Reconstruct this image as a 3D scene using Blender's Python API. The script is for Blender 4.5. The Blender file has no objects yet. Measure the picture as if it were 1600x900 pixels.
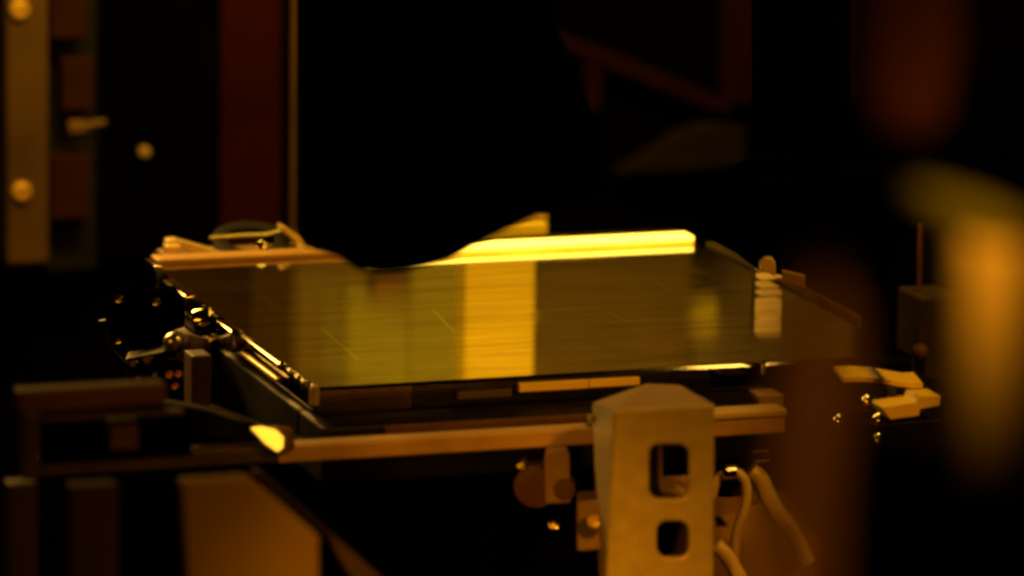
import bpy, bmesh, math, random
from mathutils import Vector, Matrix
random.seed(7)
S = 0.001                                   # all lengths below in millimetres
scene = bpy.context.scene
C = scene.collection
R = math.radians
# ------------------------------------------------------------------ camera
PITCH, CX, CZ, FPX, ROLL = R(11.318), -1.83, 260.6, 8011.0, R(-0.869)
CY = -1300.0 * math.cos(PITCH)
YAW = R(18.556)                             # the plate's turn on the stage
cam_d = bpy.data.cameras.new('camera'); cam = bpy.data.objects.new('camera', cam_d); C.objects.link(cam)
cam_d.sensor_width = 36; cam_d.lens = FPX / 1600 * 36
cam_d.clip_start = 0.02; cam_d.clip_end = 50
fw = Vector((0, math.cos(PITCH), -math.sin(PITCH))); up0 = Vector((0, math.sin(PITCH), math.cos(PITCH))); rt0 = Vector((1, 0, 0))
# image x = x0 cos - y0 sin ; image up = x0 sin + y0 cos
rt = rt0 * math.cos(ROLL) - up0 * math.sin(ROLL)
up = rt0 * math.sin(ROLL) + up0 * math.cos(ROLL)
m = Matrix((rt, up, -fw)).transposed().to_4x4(); m.translation = Vector((CX, CY, CZ)) * S
cam.matrix_world = m
cam_d.dof.use_dof = True
cam_d.dof.focus_distance = 1.27
cam_d.dof.aperture_fstop = 12.5
cam_d.dof.aperture_blades = 0
scene.camera = cam
# ------------------------------------------------------------------ world, exposure
w = bpy.data.worlds.new('World'); scene.world = w; w.use_nodes = True
bg = w.node_tree.nodes['Background']; bg.inputs[0].default_value = (0.5, 0.22, 0.02, 1); bg.inputs[1].default_value = 0.0008
scene.view_settings.view_transform = 'Standard'; scene.view_settings.look = 'None'
scene.view_settings.exposure = 0; scene.view_settings.gamma = 1; scene.view_settings.use_curve_mapping = False
scene.cycles.use_denoising = True
scene.cycles.pixel_filter_type = 'BLACKMAN_HARRIS'; scene.cycles.filter_width = 3.0
scene.cycles.sample_clamp_indirect = 6; scene.cycles.max_bounces = 8; scene.cycles.caustics_reflective = True
# ------------------------------------------------------------------ unseen area lamps added to give the amber clean-room light
def lamp(name, loc, aim, power, col, sx, sy=None, spread=180):
    d = bpy.data.lights.new(name, 'AREA'); d.energy = power; d.color = col; d.shape = 'RECTANGLE'
    d.size = sx * S; d.size_y = (sy or sx) * S; d.spread = R(spread)
    o = bpy.data.objects.new(name, d); C.objects.link(o); o.location = Vector(loc) * S
    o.rotation_euler = (Vector(aim) - Vector(loc)).to_track_quat('-Z', 'Y').to_euler()
    return o
AMB = (1.0, 0.32, 0.006); YEL = (1.0, 0.56, 0.03)
lamp('front_lamp', (330, -620, 420), (60, -120, -60), 0.145, AMB, 60, 60, 50)
lamp('left_lamp', (-420, -420, 260), (-110, 20, 0), 0.040, AMB, 160, 50, 70)
lamp('back_left_lamp', (-178, 148, 96), (-74, -15, -5), 0.10, (1.0, 0.5, 0.08), 110, 44, 60)
lamp('low_fill_lamp', (-70, -640, 70), (5, -112, -62), 0.015, AMB, 24, 24, 16)  # added fill for the knob, lug and box under the rail
lamp('upright_fill_lamp', (130, -910, 235), (29, -800, 152), 0.0062, AMB, 30, 30, 44)  # added fill for the blurred brown upright alone
lamp('overhead_lamp', (175, -90, 290), (70, -70, 0), 0.085, (1.0, 0.5, 0.06), 12, 150, 90)
lamp('pillar_fill_lamp', (200, -740, 250), (60, -640, 156), 0.022, (1.0, 0.34, 0.01), 16, 16, 18)  # added narrow beam that brightens only the amber pillar
lamp('wall_wash_lamp', (-20, 60, 300), (-20, 330, 80), 1.45, YEL, 300, 60, 120)
# ------------------------------------------------------------------ projection helpers
U = Vector((math.cos(YAW), math.sin(YAW), 0)); V = Vector((math.sin(YAW), -math.cos(YAW), 0)); W = Vector((0, 0, 1))
EYE = Vector((CX, CY, CZ))
def ray(px, py): return fw + rt * ((px - 800) / FPX) + up * ((450 - py) / FPX)
def PY(px, py, Y):                           # point on the upright plane y = Y
    d = ray(px, py); return EYE + d * ((Y - EYE.y) / d.y)
def PZ(px, py, z):
    d = ray(px, py); return EYE + d * ((z - EYE.z) / d.z)
def AB(px, py, b):                           # stage frame: on the plane b, returns (a, z)
    d = ray(px, py); t = (b - EYE.dot(V)) / d.dot(V); p = EYE + d * t
    return p.dot(U), p.z
def MB(px, py, b):                           # what the level plate mirrors at this point
    a, z = AB(px, py, b); return a, -z
def st(a, b, z): return U * a + V * b + W * z
# ------------------------------------------------------------------ materials
MATS = {}
def mat(name, col, rough=0.5, metal=0.0, var=0.25, scale=60, bump=0.0, stretch=(1, 1, 1), emit=None, spec=0.5, coat=0.0):
    if name in MATS: return MATS[name]
    M = bpy.data.materials.new(name); M.use_nodes = True; nt = M.node_tree; N = nt.nodes; b = N['Principled BSDF']
    tc = N.new('ShaderNodeTexCoord'); mp = N.new('ShaderNodeMapping'); mp.inputs['Scale'].default_value = stretch
    nz = N.new('ShaderNodeTexNoise'); nz.inputs['Scale'].default_value = scale; nz.inputs['Detail'].default_value = 5
    nt.links.new(tc.outputs['Object'], mp.inputs[0]); nt.links.new(mp.outputs[0], nz.inputs['Vector'])
    rp = N.new('ShaderNodeValToRGB'); rp.color_ramp.elements[0].position = 0.3; rp.color_ramp.elements[1].position = 0.72
    rp.color_ramp.elements[0].color = tuple(c * (1 - var) for c in col) + (1,)
    rp.color_ramp.elements[1].color = tuple(min(1, c * (1 + var * .6)) for c in col) + (1,)
    nt.links.new(nz.outputs['Fac'], rp.inputs[0]); nt.links.new(rp.outputs[0], b.inputs['Base Color'])
    mr = N.new('ShaderNodeMapRange'); mr.inputs['To Min'].default_value = max(0, rough * .8); mr.inputs['To Max'].default_value = min(1, rough * 1.25)
    nt.links.new(nz.outputs['Fac'], mr.inputs[0]); nt.links.new(mr.outputs[0], b.inputs['Roughness'])
    b.inputs['Metallic'].default_value = metal; b.inputs['Specular IOR Level'].default_value = spec
    b.inputs['Coat Weight'].default_value = coat
    if bump:
        bp = N.new('ShaderNodeBump'); bp.inputs['Strength'].default_value = bump; bp.inputs['Distance'].default_value = 0.0004
        nt.links.new(nz.outputs['Fac'], bp.inputs['Height']); nt.links.new(bp.outputs[0], b.inputs['Normal'])
    if emit:
        b.inputs['Emission Color'].default_value = emit[0] + (1,); b.inputs['Emission Strength'].default_value = emit[1]
    MATS[name] = M; return M
BLACK = mat('black anodised metal', (0.006, 0.005, 0.005), 0.45, 0, 0.4, 80, 0.1, spec=0.25)
MATT = mat('matt black paint', (0.0009, 0.0007, 0.0006), 0.9, 0, 0.4, 40, spec=0.0)
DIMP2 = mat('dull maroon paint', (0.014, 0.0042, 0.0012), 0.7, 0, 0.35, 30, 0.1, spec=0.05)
DARKB = mat('dark brown metal', (0.05, 0.03, 0.025), 0.6, 0, 0.4, 50, 0.15)
DIMB = mat('dim bronze paint', (0.10, 0.045, 0.02), 0.6, 0, 0.35, 50, 0.15)
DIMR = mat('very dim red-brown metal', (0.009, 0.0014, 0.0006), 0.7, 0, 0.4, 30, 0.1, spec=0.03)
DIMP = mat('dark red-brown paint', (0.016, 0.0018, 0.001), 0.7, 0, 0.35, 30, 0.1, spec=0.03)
BRONZE = mat('bronze painted metal', (0.30, 0.20, 0.12), 0.5, 0, 0.25, 60, 0.15)
ALU = mat('brushed aluminium', (0.55, 0.50, 0.40), 0.35, 0.7, 0.2, 90, 0.15, (1, 1, 6))
BEIGE = mat('beige painted steel', (0.54, 0.49, 0.34), 0.38, 0.25, 0.14, 240, 0.25)
STEEL = mat('polished steel', (0.75, 0.7, 0.62), 0.12, 1.0, 0.15, 60)
GOLD = mat('pale passivated metal', (0.85, 0.68, 0.36), 0.32, 0.25, 0.2, 60, 0.1)
BRASS = mat('dull brass', (0.6, 0.36, 0.12), 0.45, 0.3, 0.2, 60, 0.1)
RAILM = mat('rail bronze', (0.55, 0.38, 0.2), 0.45, 0.1, 0.25, 60, 0.15)
DIMB2 = mat('dull brown paint', (0.32, 0.20, 0.08), 0.6, 0, 0.3, 30, 0.1)
SATIN = mat('satin steel', (0.8, 0.72, 0.6), 0.3, 1.0, 0.15, 60)
COLM = mat('column bronze', (0.058, 0.026, 0.008), 0.55, 0, 0.3, 40, 0.15)
DIMC = mat('dim brown block paint', (0.022, 0.007, 0.002), 0.6, 0, 0.3, 40, 0.1, spec=0.03)
COPPER = mat('copper', (0.75, 0.35, 0.2), 0.35, 0.9, 0.3, 80, 0.1)
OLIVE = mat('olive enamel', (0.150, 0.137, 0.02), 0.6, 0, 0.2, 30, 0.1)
OLIVED = mat('olive mirror dark tone', (0.08, 0.062, 0.012), 0.6, 0, 0.35, 30, 0.1)
UMBERE = mat('umber mirror mid tone', (0.032, 0.019, 0.003), 0.6, 0, 0.3, 30, 0.1, spec=0.03)
UMBERD = mat('umber mirror dark tone', (0.016, 0.008, 0.0015), 0.6, 0, 0.3, 30, 0.1, spec=0.03)
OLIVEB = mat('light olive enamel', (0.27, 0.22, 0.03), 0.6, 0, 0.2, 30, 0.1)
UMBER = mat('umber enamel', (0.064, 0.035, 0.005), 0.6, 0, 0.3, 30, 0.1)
AMBERP = mat('amber enamel', (0.92, 0.72, 0.08), 0.5, 0, 0.12, 30)
HOSE = mat('pale tubing', (0.72, 0.6, 0.32), 0.4, 0, 0.15, 60)
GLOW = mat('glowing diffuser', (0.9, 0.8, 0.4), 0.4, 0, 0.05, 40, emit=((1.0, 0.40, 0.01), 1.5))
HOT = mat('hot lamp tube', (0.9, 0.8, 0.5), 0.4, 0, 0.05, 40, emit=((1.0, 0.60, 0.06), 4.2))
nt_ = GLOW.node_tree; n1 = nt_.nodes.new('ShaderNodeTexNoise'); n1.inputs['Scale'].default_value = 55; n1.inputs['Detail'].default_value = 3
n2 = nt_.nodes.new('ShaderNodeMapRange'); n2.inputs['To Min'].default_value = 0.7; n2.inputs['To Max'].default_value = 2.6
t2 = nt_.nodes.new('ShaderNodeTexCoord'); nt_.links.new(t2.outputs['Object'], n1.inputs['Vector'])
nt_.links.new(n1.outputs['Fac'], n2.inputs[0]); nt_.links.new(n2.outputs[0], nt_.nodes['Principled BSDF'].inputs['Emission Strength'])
GLINT = mat('glowing glint', (0.9, 0.7, 0.3), 0.3, 0, 0.05, 40, emit=((1.0, 0.55, 0.03), 1.6))  # emission stands in for light glinting off a polished tab
RIBGLOW = mat('amber rib with added glow', (0.4, 0.22, 0.04), 0.4, 0, 0.3, 60, emit=((1.0, 0.44, 0.03), 0.4))  # glow added to brighten the ribs in the mirror; they hold no lamp
# glass of the plate
GL = bpy.data.materials.new('quartz glass'); GL.use_nodes = True; g = GL.node_tree.nodes['Principled BSDF']
g.inputs['Base Color'].default_value = (0.16, 0.12, 0.06, 1); g.inputs['Roughness'].default_value = 0.03
g.inputs['Transmission Weight'].default_value = 1.0; g.inputs['IOR'].default_value = 1.46
nz = GL.node_tree.nodes.new('ShaderNodeTexNoise'); nz.inputs['Scale'].default_value = 90
rr = GL.node_tree.nodes.new('ShaderNodeMapRange'); rr.inputs['To Min'].default_value = 0.01; rr.inputs['To Max'].default_value = 0.08
GL.node_tree.links.new(nz.outputs['Fac'], rr.inputs[0]); GL.node_tree.links.new(rr.outputs[0], g.inputs['Roughness'])
# mirror coating: fine streaks along the plate's long edge (object x)
CH = bpy.data.materials.new('chrome mask coating'); CH.use_nodes = True; nt = CH.node_tree; g = nt.nodes['Principled BSDF']
g.inputs['Metallic'].default_value = 1.0
tc = nt.nodes.new('ShaderNodeTexCoord'); mp = nt.nodes.new('ShaderNodeMapping'); mp.inputs['Scale'].default_value = (20, 190, 1)
nz = nt.nodes.new('ShaderNodeTexNoise'); nz.inputs['Scale'].default_value = 1.0; nz.inputs['Detail'].default_value = 7; nz.inputs['Roughness'].default_value = 0.66; nz.inputs['Distortion'].default_value = 0.25
cr = nt.nodes.new('ShaderNodeValToRGB'); cr.color_ramp.elements[0].position = 0.3; cr.color_ramp.elements[1].position = 0.7
cr.color_ramp.elements[0].color = (0.40, 0.37, 0.31, 1); cr.color_ramp.elements[1].color = (0.90, 0.87, 0.74, 1)
sm = nt.nodes.new('ShaderNodeTexNoise'); sm.inputs['Scale'].default_value = 38; sm.inputs['Detail'].default_value = 6; nt.links.new(tc.outputs['Object'], sm.inputs['Vector'])
mr = nt.nodes.new('ShaderNodeMapRange'); mr.inputs['From Min'].default_value = 0.35; mr.inputs['From Max'].default_value = 0.7; mr.inputs['To Min'].default_value = 0.02; mr.inputs['To Max'].default_value = 0.13
bp = nt.nodes.new('ShaderNodeBump'); bp.inputs['Strength'].default_value = 0.25; bp.inputs['Distance'].default_value = 0.00008
for a_, b_ in ((tc.outputs['Object'], mp.inputs[0]), (mp.outputs[0], nz.inputs['Vector']), (nz.outputs['Fac'], cr.inputs[0]), (cr.outputs[0], g.inputs['Base Color']),
               (sm.outputs['Fac'], mr.inputs[0]), (mr.outputs[0], g.inputs['Roughness']), (nz.outputs['Fac'], bp.inputs['Height']), (bp.outputs[0], g.inputs['Normal'])):
    nt.links.new(a_, b_)
# ------------------------------------------------------------------ mesh helpers
def root(name, loc, label, cat, group=None):
    o = bpy.data.objects.new(name, None); C.objects.link(o); o.location = Vector(loc) * S; o.empty_display_size = 0.01
    o['label'] = label; o['category'] = cat
    if group: o['group'] = group
    return o
def tag(o, label, cat, group=None, kind=None):
    if kind: o['kind'] = kind
    else: o['label'] = label; o['category'] = cat
    if group: o['group'] = group
    return o
def worldloc(p):
    v = Vector((0, 0, 0))
    while p: v += p.location; p = p.parent
    return v
def obj(name, bm, material, parent=None, smooth=False, bevel=0, seg=2, rotz=0):
    """bm holds world millimetres; the object's origin is set at the middle of its underside"""
    bmesh.ops.recalc_face_normals(bm, faces=bm.faces)
    if bevel:
        es = [e for e in bm.edges if len(e.link_faces) == 2 and e.calc_face_angle(0) > 0.5]
        bmesh.ops.bevel(bm, geom=es, offset=bevel, segments=seg, profile=0.6, affect='EDGES', clamp_overlap=True)
    mn = Vector([min(v.co[i] for v in bm.verts) for i in range(3)]); mx = Vector([max(v.co[i] for v in bm.verts) for i in range(3)])
    base = Vector(((mn.x + mx.x) / 2, (mn.y + mx.y) / 2, mn.z))
    rot = Matrix.Rotation(rotz, 3, 'Z')
    for v in bm.verts: v.co = (rot.transposed() @ (v.co - base)) * S
    me = bpy.data.meshes.new(name); bm.to_mesh(me); bm.free(); me.materials.append(material)
    if smooth:
        for p in me.polygons: p.use_smooth = True
        try: me.set_sharp_from_angle(angle=R(40))
        except Exception: pass
    o = bpy.data.objects.new(name, me); C.objects.link(o)
    if parent: o.parent = parent; o.location = base * S - worldloc(parent)
    else: o.location = base * S
    o.rotation_euler.z = rotz
    return o
def quad8(bm, p):
    v = [bm.verts.new(q) for q in p]
    for f in ((0, 3, 2, 1), (4, 5, 6, 7), (0, 1, 5, 4), (1, 2, 6, 5), (2, 3, 7, 6), (3, 0, 4, 7)): bm.faces.new([v[i] for i in f])
def sbox(a0, a1, b0, b1, z0, z1, bm=None):   # box square to the stage
    bm = bm or bmesh.new()
    quad8(bm, [st(a0, b0, z0), st(a1, b0, z0), st(a1, b1, z0), st(a0, b1, z0), st(a0, b0, z1), st(a1, b0, z1), st(a1, b1, z1), st(a0, b1, z1)])
    return bm
def fbox(x0, y0, x1, y1, b, depth, bm=None): # stage box whose front face (at b) reaches these picture limits, depth behind it
    ym, xm = (y0 + y1) / 2, (x0 + x1) / 2
    a0, _ = AB(x0, ym, b); a1, _ = AB(x1, ym, b); _, zt = AB(xm, y0, b); _, zb = AB(xm, y1, b)
    return sbox(a0, a1, b - depth, b, zb, zt, bm)
def mbox(x0, y0, x1, y1, b, depth, bm=None): # the same, met in the plate's mirror image
    ym, xm = (y0 + y1) / 2, (x0 + x1) / 2
    a0, _ = MB(x0, ym, b); a1, _ = MB(x1, ym, b); _, zb = MB(xm, y0, b); _, zt = MB(xm, y1, b)
    return sbox(a0, a1, b - depth, b, zb, zt, bm)
def prism(pts, vec, bm=None):                # polygon of world points swept along vec
    bm = bm or bmesh.new(); n = len(pts); vec = Vector(vec)
    f = [bm.verts.new(p) for p in pts]; k = [bm.verts.new(p + vec) for p in pts]
    bm.faces.new(f); bm.faces.new(k[::-1])
    for i in range(n): bm.faces.new([f[i], k[i], k[(i + 1) % n], f[(i + 1) % n]])
    return bm
def yprism(px, Y, depth, bm=None): return prism([PY(x, y, Y) for x, y in px], (0, depth, 0), bm)
def bprism(px, b, depth, bm=None):
    return prism([st(AB(x, y, b)[0], b, AB(x, y, b)[1]) for x, y in px], V * -depth, bm)
def cyl(p0, p1, r, r2=None, seg=24, bm=None):
    bm = bm or bmesh.new(); p0, p1 = Vector(p0), Vector(p1); d = p1 - p0
    q = d.to_track_quat('Z', 'Y').to_matrix().to_4x4(); q.translation = (p0 + p1) / 2
    bmesh.ops.create_cone(bm, cap_ends=True, segments=seg, radius1=r, radius2=r if r2 is None else r2, depth=d.length, matrix=q)
    return bm
def ball(p, r, sc=(1, 1, 1), bm=None):
    bm = bm or bmesh.new(); mm = Matrix.Translation(p) @ Matrix.Diagonal(tuple(sc) + (1,))
    bmesh.ops.create_uvsphere(bm, u_segments=24, v_segments=14, radius=r, matrix=mm); return bm
def tube(pts, r, seg=10, n=6, flat=1.0):     # smooth hose / strip through points
    P = [Vector(p) for p in pts]; path = []
    for i in range(len(P) - 1):
        p0, p1, p2, p3 = P[max(i - 1, 0)], P[i], P[i + 1], P[min(i + 2, len(P) - 1)]
        for k in range(n):
            t = k / n
            path.append(0.5 * ((2 * p1) + (p2 - p0) * t + (2 * p0 - 5 * p1 + 4 * p2 - p3) * t * t + (3 * p1 - p0 - 3 * p2 + p3) * t ** 3))
    path.append(P[-1]); bm = bmesh.new(); rings = []
    for i, p in enumerate(path):
        t = (path[min(i + 1, len(path) - 1)] - path[max(i - 1, 0)]).normalized()
        s = t.cross(Vector((0.03, 1, 0.02))).normalized(); q = t.cross(s).normalized()
        rings.append([bm.verts.new(p + s * (math.cos(2 * math.pi * j / seg) * r * flat) + q * (math.sin(2 * math.pi * j / seg) * r)) for j in range(seg)])
    for i in range(len(rings) - 1):
        for j in range(seg): bm.faces.new([rings[i][j], rings[i][(j + 1) % seg], rings[i + 1][(j + 1) % seg], rings[i + 1][j]])
    bm.faces.new(rings[0][::-1]); bm.faces.new(rings[-1]); return bm
def ringm(c, n, ro, ri, h, seg=40, sc=1.0):  # flat washer / ring, axis n
    bm = bmesh.new(); q = Vector(n).to_track_quat('Z', 'Y').to_matrix(); c = Vector(c); L = []
    for k in range(seg):
        t = 2 * math.pi * k / seg; e = Vector((math.cos(t), math.sin(t), 0))
        L.append([bm.verts.new(c + q @ (e * rr_ + Vector((0, 0, zz)))) for rr_, zz in ((ro, 0), (ro, h), (ri, h), (ri, 0))])
    for k in range(seg):
        A, B = L[k], L[(k + 1) % seg]
        for j in range(4): bm.faces.new([A[j], B[j], B[(j + 1) % 4], A[(j + 1) % 4]])
    return bm
def screw(p, n, r, h, parent, material=None, name='screw', slot=True):
    n = Vector(n).normalized(); p = Vector(p)
    bm = bmesh.new(); q = n.to_track_quat('Z', 'Y').to_matrix(); prof = [(r, 0), (r, h * .55), (r * .86, h * .85), (r * .55, h), (0, h)]
    if slot: prof = [(r, 0), (r, h * .6), (r * .86, h * .9), (r * .62, h), (r * .5, h), (r * .48, h * .45), (0, h * .45)]
    rings = []
    for rr_, zz in prof:
        if rr_ == 0: rings.append([bm.verts.new(p + n * zz)])
        else: rings.append([bm.verts.new(p + q @ Vector((math.cos(2 * math.pi * k / 18) * rr_, math.sin(2 * math.pi * k / 18) * rr_, zz))) for k in range(18)])
    for A, B in zip(rings, rings[1:]):
        for k in range(18):
            if len(B) == 1: bm.faces.new([A[k], A[(k + 1) % 18], B[0]])
            else: bm.faces.new([A[k], A[(k + 1) % 18], B[(k + 1) % 18], B[k]])
    bm.faces.new(rings[0][::-1])
    return obj(name, bm, material or STEEL, parent, smooth=True)
H = 76.2
# ================================================================== SETTING
tag(obj('backdrop', sbox(-420, 420, -372, -360, -160, 260), MATT), '', '', kind='structure')
tag(obj('base_plate', sbox(-420, 420, -358, 520, -160, -150), MATT), '', '', kind='structure')
# ------------------------------------------------------------------ unseen panels whose tones set light and dark in the plate's mirror
pw = root('panel_wall', st(0, -330, -150), 'row of unseen panels behind the stage, toned to set the plate reflection', 'panel wall')
obj('wall_frame', sbox(-190, 215, -350, -326, -150, 225), MATT, pw, bevel=1)
def wp(x0, y0, x1, y1, material, b=-318, d=6): return obj('panel', mbox(x0, y0, x1, y1, b, d), material, pw, bevel=0.6)
wp(180, 395, 392, 640, UMBERD); wp(392.5, 395, 462.5, 640, UMBERE); wp(463, 470, 501, 640, UMBER); wp(501.5, 470, 540, 640, OLIVED); wp(463.5, 395, 640, 445, UMBER); wp(541.5, 484, 640, 640, OLIVE); wp(463.5, 446.5, 540, 468.5, OLIVED); wp(541.5, 446.5, 640, 482.5, OLIVE); wp(642, 400, 724, 640, OLIVE)  # umber to olive tones put the reflection's leftward darkening into colour
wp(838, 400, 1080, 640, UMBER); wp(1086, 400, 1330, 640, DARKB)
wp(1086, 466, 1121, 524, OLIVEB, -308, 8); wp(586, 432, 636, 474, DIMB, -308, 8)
# ------------------------------------------------------------------ amber post
po = root('amber_post', st(20, -160, -150), 'tall amber post behind the plate, seen right of the black head', 'post')
a0, _ = MB(727, 500, -158); a1, _ = MB(836, 500, -158)
obj('upright', sbox(a0, a1, -168, -158, -34, 120), AMBERP, po, bevel=0.8)
obj('foot', fbox(748, 350, 856, 470, -148, 24), AMBERP, po, bevel=0.8)
obj('collar', fbox(742, 338, 858, 349, -150, 20), BRONZE, po, bevel=0.8)
a2 = (a0 + a1) / 2; obj('stem', sbox(a2 - 5, a2 + 5, -170, -160.5, -150, -30), BLACK, po)

# ================================================================== PLATE
pl = root('photomask_plate', st(0, 0, -6.35), 'square glass mask plate with mirror coating lying level on the stage', 'glass plate')
obj('glass_body', sbox(-H, H, -H, H, -6.35, 0), GL, pl, bevel=0.7, seg=1, rotz=YAW)
obj('coating', sbox(-H + 0.9, H - 0.9, -H + 0.9, H - 0.9, 0.01, 0.03), CH, pl, rotz=YAW)
bm = bmesh.new()
def pline(x0, y0, x1, y1, wd=0.42):
    p0, p1 = PZ(x0, y0, 0.04), PZ(x1, y1, 0.04); d = (p1 - p0).normalized().cross(W) * wd
    prism([p0 - d, p1 - d, p1 + d, p0 + d], (0, 0, -0.008), bm)
for ln_ in ((500, 511, 560, 562), (561, 562, 1160, 530), (676, 484, 712, 521), (712, 520, 840, 514), (470, 488, 1120, 455), (1022, 440, 1060, 462), (334, 462, 362, 447), (362, 447, 396, 449), (396, 449, 432, 482), (900, 470, 1010, 464), (948, 488, 985, 505)): pline(*ln_)  # etched outlines, plus segments drawn as the clamp's reflection at back left
obj('pattern_and_mirror_lines', bm, mat('pale etched and mirrored line', (0.97, 0.95, 0.85), .05, 1, .05, 60), pl)
# ------------------------------------------------------------------ light bar along the back edge
lb = root('light_bar', st(20, -80, -20), 'glowing yellow light bar along the back edge of the plate', 'light bar')
aL, _ = AB(560, 400, -79); aR, _ = AB(1084, 385, -72)
obj('housing', sbox(aL, aR, -88, -79.6, -20, 1.6), BLACK, lb, bevel=0.4)
obj('diffuser', sbox(aL + 1, aR, -79.5, -72, 0.15, 1.15), GLOW, lb, bevel=0.2, seg=2)
obj('glow_tube', sbox(aL + 1, aR, -79.4, -72.2, 1.16, 2.05), HOT, lb, bevel=0.05, seg=1)
# ------------------------------------------------------------------ back rail, left
br = root('back_rail', st(-60, -82, -20), 'thin brass-coloured rail along the back left edge of the plate', 'rail')
a0, _ = AB(246, 410, -79); 
obj('rail_bar', sbox(a0, aL - 1, -86, -78.6, -5, 1.4), BRASS, br, bevel=0.5)
obj('rail_support', sbox(a0 + 3, aL - 4, -85, -80, -20, -5.2), BLACK, br)
# clamp on the back rail
ck = root('hold_down_clamp', st(-70, -95, -5), 'small lever clamp with dark ring on the back left rail', 'clamp')
obj('base', fbox(262, 396, 500, 408, -90, 12), BRONZE, ck, bevel=0.4)
obj('lever', bprism([(262, 376), (275, 374), (336, 391), (333, 400), (318, 400), (262, 386)], -92, 4), GOLD, ck, bevel=0.4)
obj('pad', fbox(260, 384, 284, 399, -89, 4), GOLD, ck, bevel=0.5)
a, z = AB(392, 380, -100); obj('ring', ringm(st(a, -100, z - 1.4), (0.05, -0.3, 1), 10.5, 6.5, 3.0), BLACK, ck, smooth=True, bevel=0.3)
obj('arm', bprism([(441, 352), (449, 356), (493, 386), (490, 396), (478, 392), (440, 360)], -94, 5), GOLD, ck, bevel=0.5)
obj('arm_block', fbox(466, 384, 494, 402, -91, 6), GOLD, ck, bevel=0.6)
a, z = AB(408, 386, -88); screw(st(a, -88, z), (0, -1, 0.5), 1.6, 1.6, ck)
obj('wire', tube([st(*(lambda t: (t[0], -101, t[1]))(AB(x, y, -101))) for x, y in ((328, 372), (380, 368), (420, 366), (446, 358))], 0.5), ALU, ck, smooth=True)

# ================================================================== LEFT BACK: column, blocks, panel, rod
co = root('machine_column', st(-185, -300, -150), 'bronze upright column at the left edge with two screws', 'column')
colb = obj('column_body', fbox(11, -30, 76, 412, -296, 14), COLM, co, bevel=1)
for x, y in ((30, 15), (33, 299)):
    a, z = AB(x, y, -296); screw(st(a, -296, z), V, 3.0, 2.0, colb, BRASS)
for x0, y0, x1, y1 in ((80, -20, 136, 60), (98, 92, 146, 172), (80, 242, 142, 342)):
    obj('mounting_block', fbox(x0, y0, x1, y1, -300, 8), DIMC, co, bevel=0.8)
obj('back_web', fbox(70, -30, 150, 420, -309, 4), BLACK, co)
fi = root('pipe_fitting', st(-165, -298, 0), 'small copper pipe fitting beside the left column', 'fitting')
a, z = AB(124, 199, -298); p = st(a, -298, z)
obj('nut', cyl(p - U * 3.5, p + U * 1.5, 2.4, seg=6), DIMB, fi, bevel=0.3)
obj('pipe', tube([p + U * 1.5, p + U * 4 + W * .8, p + U * 8 + W * 1.2], 1.1), DIMB, fi, smooth=True)
obj('stub', cyl(p - U * 1, p - U * 1 - V * 14, 1.6), BLACK, fi, smooth=True)
kn = root('knurled_stud', st(-145, -308, 0), 'small round pale stud on the dark back panel', 'stud')
a, z = AB(225, 237, -308); p = st(a, -308, z)
screw(p, V, 1.8, 2.0, kn, BRONZE, 'stud_head', slot=False); obj('shank', cyl(p, p - V * 14, 1.2), BLACK, kn, smooth=True)
obj_ = obj('dark_panel', fbox(150, -40, 344, 400, -314, 8), MATT, None, bevel=0.5); tag(obj_, 'black backing panel between the left column and the red-brown upright panel', 'cabinet')  # flat black backing panel
obj_ = obj('upright_panel', fbox(346, -30, 440, 400, -312, 8), DIMP, None, bevel=1); tag(obj_, 'dark red-brown upright panel left of the thin rod', 'pillar')  # flat upright panel
rd = root('guide_rod', st(-90, -210, -40), 'thin bright vertical rod behind the clamp', 'rod')
a, z = AB(458, 200, -210); _, z1 = AB(458, -40, -210); _, z0 = AB(458, 366, -210)
obj('rod_shaft', cyl(st(a, -210, z0), st(a, -210, z1), 1.0), COLM, rd, smooth=True)
obj('rod_socket', cyl(st(a, -210, z0 - 6), st(a, -210, z0 + 1), 1.7), COLM, rd, smooth=True)

# ================================================================== BLACK HEAD (hangs between camera and plate)
hd = root('black_tool_head', (0, -180, 60), 'large black tool head with curved underside hanging over the plate', 'tool head')
prof = [(468, -120), (472, 386), (500, 394), (530, 404), (545, 414), (560, 423), (590, 427), (630, 425), (668, 417), (700, 408), (722, 396), (745, 382), (790, 361), (830, 342), (868, 326), (905, 318), (950, 305), (940, 260), (905, 180), (872, 90), (852, -120)]
obj('head_body', yprism(prof, -190, 50), MATT, hd, bevel=0.8)
obj('head_neck', yprism([(520, -420), (520, -60), (830, -60), (830, -420)], -184, 40), MATT, hd, bevel=1)

# ================================================================== RIGHT BACK, dim shapes up in the dark
dg = root('diagonal_brace', st(60, -140, 0), 'dim brown diagonal brace in the dark at upper right', 'brace')
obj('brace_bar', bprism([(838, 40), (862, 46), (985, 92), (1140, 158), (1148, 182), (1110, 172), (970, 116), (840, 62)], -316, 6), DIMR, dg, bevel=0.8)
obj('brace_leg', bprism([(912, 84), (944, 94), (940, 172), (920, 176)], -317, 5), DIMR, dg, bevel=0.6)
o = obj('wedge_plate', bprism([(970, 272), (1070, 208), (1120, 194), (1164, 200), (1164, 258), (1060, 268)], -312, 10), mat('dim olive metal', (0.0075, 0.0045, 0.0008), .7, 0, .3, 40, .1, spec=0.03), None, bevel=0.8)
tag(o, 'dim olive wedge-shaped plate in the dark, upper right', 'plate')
o = obj('brown_cabinet', fbox(1132, -40, 1345, 160, -320, 5), DIMR, None, bevel=1); tag(o, 'very dark brown cabinet face at upper right', 'cabinet')
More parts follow.
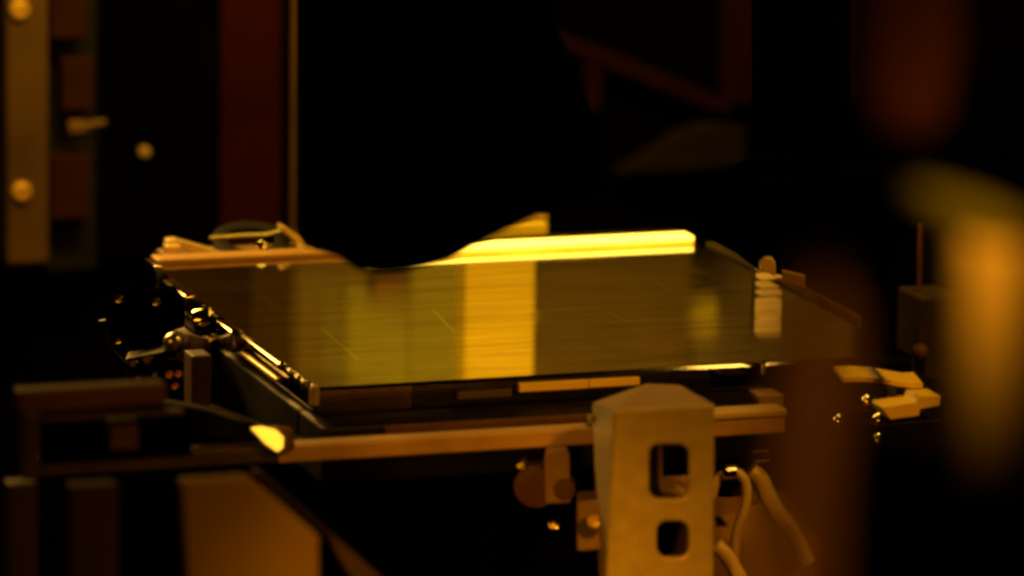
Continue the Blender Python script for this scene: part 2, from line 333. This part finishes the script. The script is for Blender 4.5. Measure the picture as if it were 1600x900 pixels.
o = obj('brown_column', yprism([(1345, -60), (1500, -60), (1498, 90), (1478, 190), (1450, 225), (1375, 215), (1350, 160)], -620, 20), DIMP2, None, bevel=3); tag(o, 'blurred brown column hanging at the upper right', 'column')

# ================================================================== RIGHT: stop block, clips, hood
sb = root('edge_stop', st(H + 2, -40, -20), 'small ribbed edge stop at the right edge of the plate, with added amber glow', 'stop')
_, b_ = 0, 0
p = PZ(1205, 440, 0); pa, pb = p.dot(U), p.dot(V)
mz = lambda y: -AB(1205, y, pb)[1]
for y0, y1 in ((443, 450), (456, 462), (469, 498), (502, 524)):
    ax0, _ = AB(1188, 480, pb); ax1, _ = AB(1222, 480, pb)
    obj('rib', sbox(ax0, ax1, pb - 4, pb, max(0.2, mz(y0)), mz(y1)), RIBGLOW, sb, bevel=0.2)  # stop ribs made to glow for brightness
obj('stop_body', sbox(ax0, ax1 + 1, pb - 7, pb - 3.6, -20, mz(528)), BLACK, sb, bevel=0.3)
o = obj('edge_clip', yprism([(1186, 412), (1196, 404), (1206, 404), (1212, 413), (1212, 432), (1188, 421)], -63.5, 3), GOLD, None, bevel=0.2); tag(o, 'small pale clip directly above the ribbed edge stop', 'clip')
o = obj('edge_clip', yprism([(1222, 424), (1258, 432), (1258, 450), (1222, 440)], -63.5, 3), BRONZE, None, bevel=0.2); tag(o, 'small bronze clip just right of the ribbed edge stop', 'clip')
ho = root('dark_hood', (90, -90, 0), 'matt black hood in front of the right back corner', 'hood')
obj('hood_shell', yprism([(1094, 345), (1165, 285), (1420, 270), (1420, 350), (1380, 440), (1300, 440), (1262, 440), (1226, 432), (1186, 424), (1150, 396), (1094, 366)], -60, 30), MATT, ho, bevel=0.8)
obj('hood_arm', yprism([(1180, -120), (1330, -120), (1330, 246), (1180, 246)], -56, 20), MATT, ho, bevel=0.8)
tr = root('slim_rod', st(150, -60, -30), 'thin amber vertical rod at the far right', 'rod')
a, z = AB(1438, 400, -30); _, z1 = AB(1438, 350, -30); _, z0 = AB(1438, 470, -30)
obj('shaft', cyl(st(a, -30, z0), st(a, -30, z1), 0.7), COPPER, tr, smooth=True)
obj('base', fbox(1436, 464, 1496, 640, -24, 16), DARKB, tr, bevel=0.8)
# springs and latch on the right
ls = root('leaf_spring', st(95, 98, -30), 'wavy polished strip spring at the right of the stage', 'spring')
def ab3(x, y, b): a, z = AB(x, y, b); return st(a, b, z)
bm = bmesh.new(); pts = [(1318, 590), (1345, 589), (1375, 591), (1400, 596), (1425, 600), (1442, 599)]
for k in range(len(pts) - 1):
    (x0, y0), (x1, y1) = pts[k], pts[k + 1]
    quad8(bm, [ab3(x0, y0 + 7, 100), ab3(x1, y1 + 7, 100), ab3(x1, y1 + 7, 100) - V * 6 + W * 1.5, ab3(x0, y0 + 7, 100) - V * 6 + W * 1.5, ab3(x0, y0, 100), ab3(x1, y1, 100), ab3(x1, y1, 100) - V * 6 + W * 1.5, ab3(x0, y0, 100) - V * 6 + W * 1.5])
bmesh.ops.remove_doubles(bm, verts=bm.verts, dist=0.01)
obj('strip', bm, AMBERP, ls, smooth=True); obj('foot', fbox(1400, 606, 1440, 640, 96, 6), DARKB, ls)
la = root('latch_plate', st(95, 104, -35), 'stepped pale latch plate below the wavy spring', 'latch')
obj('plate', bprism([(1376, 636), (1432, 628), (1436, 618), (1470, 618), (1468, 634), (1438, 640), (1436, 650), (1392, 656)], 106, 8), AMBERP, la, bevel=0.3)
ltb = obj('latch_body', fbox(1360, 658, 1470, 720, 104, 14), BLACK, la, bevel=0.6)
for x, y in ((1354, 627), (1371, 655), (1371, 686), (1310, 658)):
    a, z = AB(x, y, 107); screw(st(a, 107, z), V + W * .6, 1.3, 1.3, ltb, STEEL)
kb = root('small_knob', st(140, 20, 0), 'small brown knob above the wavy spring', 'knob')
a, z = AB(1438, 550, 20); obj('knob_cap', ball(st(a, 20, z), 2.3), DIMB, kb, smooth=True); obj('knob_stem', cyl(st(a, 20, z - 9), st(a, 20, z), 1.2), BLACK, kb, smooth=True)

# ================================================================== FRONT RAILS below the plate
fr = root('front_rail', st(0, 100, -40), 'long bronze rail running across the stage front below the plate', 'rail')
a0, z0 = AB(436, 716, 104); a1, z1 = AB(1226, 655, 104)
_, zt = AB(700, 682, 104); _, zb = AB(700, 708, 104); ztr, zbr = zt, zb
obj('rail_bar', sbox(a0, a1, 98, 104, zb, zt), RAILM, fr, bevel=0.5)
obj('rail_lip', sbox(a1 - 45, a1, 98.5, 105, zt + .3, zt + 2), GOLD, fr, bevel=0.4)
stg = root('stage_frame', st(0, 0, -60), 'black stage frame carrying the glass plate', 'stage')
ffr = obj('frame_front', sbox(-H - 2, H + 6, 70, 90, -20, -6.6), BLACK, stg, bevel=0.6)
obj('frame_back', sbox(-H - 2, H + 6, -76, -60, -20, -6.6), BLACK, stg, bevel=0.6)
obj('frame_side', sbox(-H - 2, -H + 10, -59.5, 69.5, -20, -6.6), BLACK, stg, bevel=0.6)
obj('frame_side', sbox(H - 10, H + 6, -59.5, 69.5, -20, -6.6), BLACK, stg, bevel=0.6)
obj('side_trim', sbox(H + 0.6, H + 2.2, -70, 8, -5.5, 0.9), DARKB, stg, bevel=0.3)
obj('side_trim', sbox(H + 4.0, H + 5.4, -74, 30, -6.2, 0.2), DARKB, stg, bevel=0.3)
obj('support_block', sbox(-60, 60, -60, 60, -150, -20.5), MATT, stg)
_, zt = AB(780, 655, 91); _, zb = AB(780, 666, 91); a0, _ = AB(600, 660, 91); a1, _ = AB(935, 655, 91)
obj('trim_strip', sbox(a0, a1, 90.1, 92, zb, zt), DIMB, ffr, bevel=0.2)
a, z = AB(640, 680, 90.5); screw(st(a, 90, z), V, 1.0, 1.0, ffr)
# strips coloured as bright reflections on the plate's front face
for k, (x0, y0, x1, y1, mt) in enumerate(((716, 611, 800, 622, OLIVED), (812, 597, 919, 610, AMBERP), (920.5, 592, 1000, 604, AMBERP))):
    obj('reflection_strip', fbox(x0, y0, x1, y1, 78 + k * .0, 1.5), mt, ffr, bevel=0.2)
obj('corner_glint_pin', fbox(1189, 565, 1197, 588, 79, 2), STEEL, ffr, bevel=0.6)  # pins added as the bright glints at the front corners
obj('corner_glint_pin', fbox(487, 604, 500, 636, 78.5, 3), GOLD, ffr, bevel=0.8)

# ================================================================== BRACKET in front
bk = root('slotted_bracket', st(40, 130, -150), 'amber-lit upright bracket with two rounded window slots', 'bracket')
def slotted(px_outer, slots, Y, depth, mtl, name, parent):
    bm = bmesh.new(); loops = []
    def rrect(x0, y0, x1, y1, r, n=5):
        out = []
        for cx, cy, s in ((x1 - r, y0 + r, -90), (x1 - r, y1 - r, 0), (x0 + r, y1 - r, 90), (x0 + r, y0 + r, 180)):
            for k in range(n + 1):
                t = R(s + 90 * k / n); out.append((cx + r * math.cos(t), cy + r * math.sin(t)))
        return out
    edges = []
    for pts in [px_outer] + [rrect(*s) for s in slots]:
        vs = [bm.verts.new(PY(x, y, Y)) for x, y in pts]
        edges += [bm.edges.new((vs[i], vs[(i + 1) % len(vs)])) for i in range(len(vs))]
    r_ = bmesh.ops.triangle_fill(bm, use_beauty=True, edges=edges)
    fs = [f for f in bm.faces]
    ex = bmesh.ops.extrude_face_region(bm, geom=fs)
    for v in ex['geom']:
        if isinstance(v, bmesh.types.BMVert): v.co.y += depth
    return obj(name, bm, mtl, parent, bevel=0.45, seg=2)
YB = -150
obj('inner_plate', yprism([(1008, 688), (1034, 686), (1036, 748), (1078, 746), (1078, 788), (1008, 790)], YB + 14, 2), BRONZE, bk, bevel=0.3)
slotted([(960, 642), (1116, 634), (1114, 960), (946, 960)], [(1014, 694, 1076, 780, 16), (1026, 814, 1076, 872, 16)], YB, 2.2, BEIGE, 'front_plate', bk)
def topface():
    bm = bmesh.new(); f = [PY(926, 630, YB + 30), PY(960, 641, YB + 2.3), PY(1116, 633, YB + 2.3), PY(1062, 602, YB + 52), PY(1010, 600, YB + 54)]
    return prism([p + W * 0.1 for p in f], (0, 0, -2.2), bm)
obj('top_plate', topface(), BRONZE, bk)
bm = bmesh.new(); p = [PY(926, 634, YB + 30), PY(958, 645, YB + .4), PY(944, 960, YB + .4), PY(938, 960, YB + 30), ]
obj('side_plate', prism(p, U * 2.0, bm), BEIGE, bk)
p = PY(1062, 768, YB + 8); obj('slot_pin', cyl(p - U * 1.6 + W * 1.1, p + U * 1.6 - W * 1.1, 1.1), GOLD, bk, smooth=True)
p = PY(925, 658, YB + 4); screw(p, (-.5, -1, .3), 1.5, 1.4, bk)
# knobs and little box left of the bracket
k1 = root('round_knob', st(0, 110, -60), 'dull red-brown round knob under the rail left of the bracket', 'knob')
p = PY(836, 762, -110); obj('cap', cyl(p, p + Vector((1, 8, 1)), 5.2, 4.4), DIMB, k1, smooth=True, bevel=0.6)
obj('spindle', cyl(p + Vector((1, 8, 1)), p + Vector((3, 30, 1)), 1.8), BLACK, k1, smooth=True)
k2 = root('upright_lug', st(10, 110, -60), 'narrow amber lug with a round boss under the rail', 'lug')
obj('lug_plate', yprism([(853, 704), (884, 700), (890, 716), (892, 786), (852, 788), (850, 720)], -112, 4), BRONZE, k2, bevel=0.6)
p = PY(882, 766, -113); obj('boss', cyl(p, p + Vector((0, 6, 0)), 2.6), DIMB, k2, smooth=True, bevel=0.4)
bx = root('terminal_box', st(20, 120, -80), 'small amber terminal box with screw behind the bracket', 'box')
bxb = obj('box_body', yprism([(902, 784), (942, 780), (942, 858), (902, 862)], -130, 10), BRONZE, bx, bevel=0.6)
p = PY(930, 815, -131); screw(p, (-.3, -1, .4), 1.7, 1.6, bxb, GOLD)
p = PY(918, 826, -131); obj('recess_cap', cyl(p, p + Vector((0, 1.5, 0)), 2.4), DARKB, bxb, smooth=True)
for (x, y), lb_ in (((816, 728), 'tiny screw in the dark above the red-brown knob'), ((866, 822), 'tilted bright screw in the dark left of the terminal box')):
    t = root('loose_screw', PY(x, y, -118), lb_, 'screw'); p = PY(x, y, -118)
    screw(p, (-.4, -1, .5), 1.3, 1.2, t, STEEL, 'screw_head'); obj('shank', cyl(p, p + Vector((0.3, 9, -.4)), .6), BLACK, t, smooth=True)
# right of the bracket: hose, collar, cone housing
hs = root('curved_hose', PY(1200, 800, -100), 'pale curved hose running down right of the bracket', 'hose')
obj('hose_tube', tube([PY(x, y, -100) for x, y in ((1172, 736), (1186, 748), (1198, 775), (1214, 803), (1238, 832), (1262, 880))], 2.1), HOSE, hs, smooth=True)
p = PY(1190, 714, -100); obj('hose_fitting', cyl(p + Vector((-2.2, 0, 0)), p + Vector((1.8, 0, .4)), 1.3), STEEL, hs, smooth=True)
p = PY(1164, 747, -101); obj('hose_clip', cyl(p - W * 1.6, p + W * 1.6, 1.0), STEEL, hs, smooth=True)
h2 = root('looped_hose', PY(1140, 760, -112), 'thin pale hose looping behind the right side of the bracket', 'hose')
obj('hose_tube', tube([PY(x, y, -112) for x, y in ((1112, 776), (1120, 752), (1138, 738), (1156, 742), (1166, 760), (1164, 790), (1150, 830), (1146, 880))], 1.1), HOSE, h2, smooth=True)
p = PY(1140, 737, -114); obj('hose_nut', cyl(p - U * 1.4, p + U * 1.4, 1.7, seg=6), STEEL, h2, bevel=0.2)
h3 = root('bottom_hose', PY(1180, 890, -125), 'bent hose crossing the bottom right of the bracket', 'hose')
obj('hose_tube', tube([PY(x, y, -125) for x, y in ((1118, 852), (1134, 868), (1146, 888), (1160, 915), (1170, 960))], 1.8), HOSE, h3, smooth=True)
vc = root('valve_cluster', st(-95, 30, -25), 'cluster of small polished valve nuts left of the plate', 'valve')
obj('manifold', yprism([(196, 560), (258, 548), (262, 604), (200, 612)], -30, 8), BLACK, vc, bevel=0.6)
for x, y, rr0 in ((214, 572, 1.5), (236, 566, 1.8), (248, 590, 1.3), (222, 596, 1.2)):
    p = PY(x, y, -31); obj('nut', cyl(p, p + Vector((-.8, -2.2, 1.2)), rr0, rr0 * .8, seg=6), STEEL, vc, bevel=0.25)
obj('feed_pipe', tube([PY(x, y, -31) for x, y in ((160, 500), (168, 535), (186, 560), (206, 575))], 0.9), BLACK, vc, smooth=True)
cn = root('cone_housing', PY(1180, 900, -60), 'dull amber conical housing below the plate at right', 'housing')
obj('cone', cyl(PY(1180, 980, -50), PY(1140, 770, -50), 30, 12, 40), BRONZE, cn, smooth=True)
obj('collar', ringm(PY(1136, 765, -52), (0, -.35, 1), 11.5, 8, 3), BRONZE, cn, smooth=True)
o = obj('bent_tab', yprism([(1116, 806), (1124, 806), (1140, 822), (1118, 824)], -135, 1.5), STEEL, None, bevel=0.2); tag(o, 'tiny bent bright tab at the right side of the bracket', 'tab')
o = obj('spacer_block', fbox(1186, 618, 1224, 646, 92, 8), BRONZE, None, bevel=0.4); tag(o, 'small brown spacer block above the right end of the rail', 'block')

# ================================================================== LEFT EDGE hardware
gr = root('edge_gripper', st(-H - 8, 10, -20), 'polished gripper strip clasping the left edge of the plate', 'gripper')
def eb(x, y): p = PZ(x, y, 0); return p.dot(U), p.dot(V)
aE = -H - 0.4
def along(x0, y0, x1, y1, name, material, w_=1.6, zt=1.2, zb=-4, bv=0.7):
    b0, b1 = eb(x0, y0)[1], eb(x1, y1)[1]
    return obj(name, sbox(aE - w_, aE, b0, b1, zb, zt), material, gr, bevel=min(bv, w_ * .45), seg=4, smooth=True)
along(238, 420, 252, 432, 'jaw', STEEL, 2.2, 3.0, -3)
along(262, 444, 298, 470, 'jaw', STEEL, 3.0, 1.4, -3)
along(342, 508, 368, 526, 'jaw', STEEL, 3.2, 1.4, -4)
along(368, 526, 436, 572, 'finger', STEEL, 1.0, 0.6, -1.2)
along(368, 529, 430, 572, 'lower_finger', GOLD, 1.6, -3.0, -4.2)
for x, y in ((443, 574), (457, 585), (470, 594), (482, 601)):
    b = eb(x, y)[1]; obj('bead', ball(st(aE - .6, b, 0.3), 1.2), STEEL, gr, smooth=True)
b = eb(322, 490)[1]; obj('roller', cyl(st(aE - 4.2, b - 1, -2.6), st(aE - .2, b + 1, -1.6), 3.6), STEEL, gr, smooth=True, bevel=0.7)
obj('gripper_body', sbox(aE - 9, aE - 3.4, eb(300, 470)[1], eb(330, 495)[1], -12, -6), BLACK, gr, bevel=0.6)
# actuator with knobs left of the gripper
ac = root('actuator', st(-110, 40, -30), 'dark rounded actuator with bright dome nut left of the plate', 'actuator')
p = PY(215, 485, -10); obj('barrel', cyl(p + Vector((-6, 0, -3)), p + Vector((10, 6, 0)), 6.5, 5.5, 32), MATT, ac, smooth=True, bevel=0.8)
p = PY(272, 536, -30); obj('dome_nut', ball(p, 2.8), SATIN, ac, smooth=True)
obj('nut_collar', cyl(p + Vector((2, 2, -1.5)), p + Vector((7, 6, -3)), 3.6, 3.2), DIMB, ac, smooth=True, bevel=0.5)
obj('arm', yprism([(150, 505), (180, 455), (215, 450), (262, 520), (300, 540), (300, 566), (240, 556), (170, 535)], -8, 8), MATT, ac, bevel=0.8)
for x, y in ((187, 470), (188, 534), (245, 474), (330, 530)):
    p = PY(x, y, -12); screw(p, (-.3, -1, .5), 1.3, 1.3, ac)
for x, y in ((266, 587), (281, 586), (275, 605)):
    p = PY(x, y, -36); screw(p, (-.3, -1, .6), 1.1, 1.1, ac, COPPER)
obj('bolt_block', yprism([(258, 574), (292, 574), (296, 640), (262, 640)], -34, 10), MATT, ac, bevel=0.6)
o = obj('brown_post', fbox(300, 556, 331, 650, 30, 8), DIMB, None, bevel=0.6); tag(o, 'short dim brown post under the left edge of the plate', 'post')
# carriage frame lower left
cf = root('carriage_frame', st(-120, 175, -60), 'dark bronze box frame with openings at lower left', 'frame')
obj('top_bar', fbox(30, 606, 262, 640, 168, 6), DIMB, cf, bevel=0.8)
obj('side_bar', fbox(36, 644, 64, 752, 170, 6), DARKB, cf, bevel=0.8)
obj('upper_lip', fbox(66, 648, 290, 655, 171, 4), DARKB, cf, bevel=0.5)
a0, _ = AB(62, 745, 104); a1, _ = AB(435, 716, 104)
obj('dim_rail_run', sbox(a0, a1, 97, 103.4, zbr, ztr), DARKB, cf, bevel=0.6)  # rail's left run, its fall-off of light put into darker metal
obj('back_web', fbox(66, 657, 300, 720, 160, 2), MATT, cf)
obj('small_block', fbox(172, 656, 217, 704, 168, 5), DIMB, cf, bevel=0.6)
obj('left_foot', fbox(15, 756, 60, 960, 168, 6), DARKB, cf, bevel=0.8)
sl = root('sloped_cover', st(-90, 80, -30), 'black sloping cover between the frame and the plate', 'cover')
obj('cover_plate', bprism([(262, 630), (320, 640), (480, 690), (476, 706), (400, 700), (268, 664)], 95, 6), BLACK, sl, bevel=0.6)
obj('rim', bprism([(330, 636), (336, 636), (452, 680), (448, 686)], 95.6, 2), DARKB, sl, bevel=0.2)
ln = root('glint_tab', st(-60, 106, -30), 'small yellow wedge-shaped tab on the rail, glowing in place of a glint', 'glint')
obj('lens', bprism([(395, 671), (412, 669), (434, 674), (444, 684), (443, 700), (434, 707), (416, 694)], 107.5, 2.5), GLINT, ln, bevel=0.5, seg=3)  # wedge-shaped glint made by emission, not a lens
obj('glint_base', bprism([(396, 676), (436, 668), (458, 672), (462, 700), (440, 712), (414, 700)], 104.9, 3), DIMB, ln, bevel=0.4)
# lower panels
o = obj('olive_cover_panel', bprism([(284, 752), (388, 745), (430, 778), (500, 838), (500, 960), (300, 960), (292, 860)], 225, 4), mat('ochre painted steel', (0.27, 0.20, 0.03), .55, 0, .2, 30, .1), None, bevel=1); tag(o, 'ochre cover panel with slanted corner at the bottom left', 'panel')
o = obj('slanted_edge_strip', bprism([(398, 738), (410, 738), (600, 905), (600, 960), (585, 960), (506, 832)], 200, 4), DARKB, None, bevel=0.4); tag(o, 'dark slanted strip along the corner of the ochre panel', 'strip')
o = obj('brown_riser', fbox(112, 758, 186, 960, 215, 5), DARKB, None, bevel=0.6); tag(o, 'dark brown riser below the carriage frame', 'riser')
o = obj('black_riser', fbox(190, 760, 280, 960, 213, 5), MATT, None, bevel=0.6); tag(o, 'black riser between the brown riser and the ochre panel', 'riser')

# ================================================================== BLURRED FOREGROUND, right
o = obj('brown_upright', yprism([(1176, 960), (1204, 800), (1222, 640), (1238, 520), (1262, 462), (1300, 452), (1326, 500), (1322, 620), (1302, 740), (1292, 960)], -800, 12), DIMB2, None, bevel=1.5); tag(o, 'broad out-of-focus brown upright in the right foreground', 'upright')
o = obj('black_foreground_block', yprism([(1292, 1000), (1304, 850), (1326, 760), (1370, 718), (1440, 722), (1510, 760), (1640, 830), (1640, 1000)], -560, 14), MATT, None, bevel=2); tag(o, 'out-of-focus black block filling the lower right corner', 'block')
ap = root('amber_pillar', PY(1540, 700, -640), 'out-of-focus amber pillar at the right edge of the picture', 'pillar')
obj('pillar_body', yprism([(1496, 372), (1592, 366), (1592, 800), (1500, 760), (1494, 600)], -640, 14), BEIGE, ap, bevel=1.5)
obj('sloping_cap', yprism([(1420, 304), (1450, 300), (1530, 322), (1600, 352), (1600, 384), (1540, 380), (1480, 356)], -655, 8), mat('olive cap paint', (0.085, 0.11, 0.012), .5, 0, .2, 30), ap, bevel=1.5)
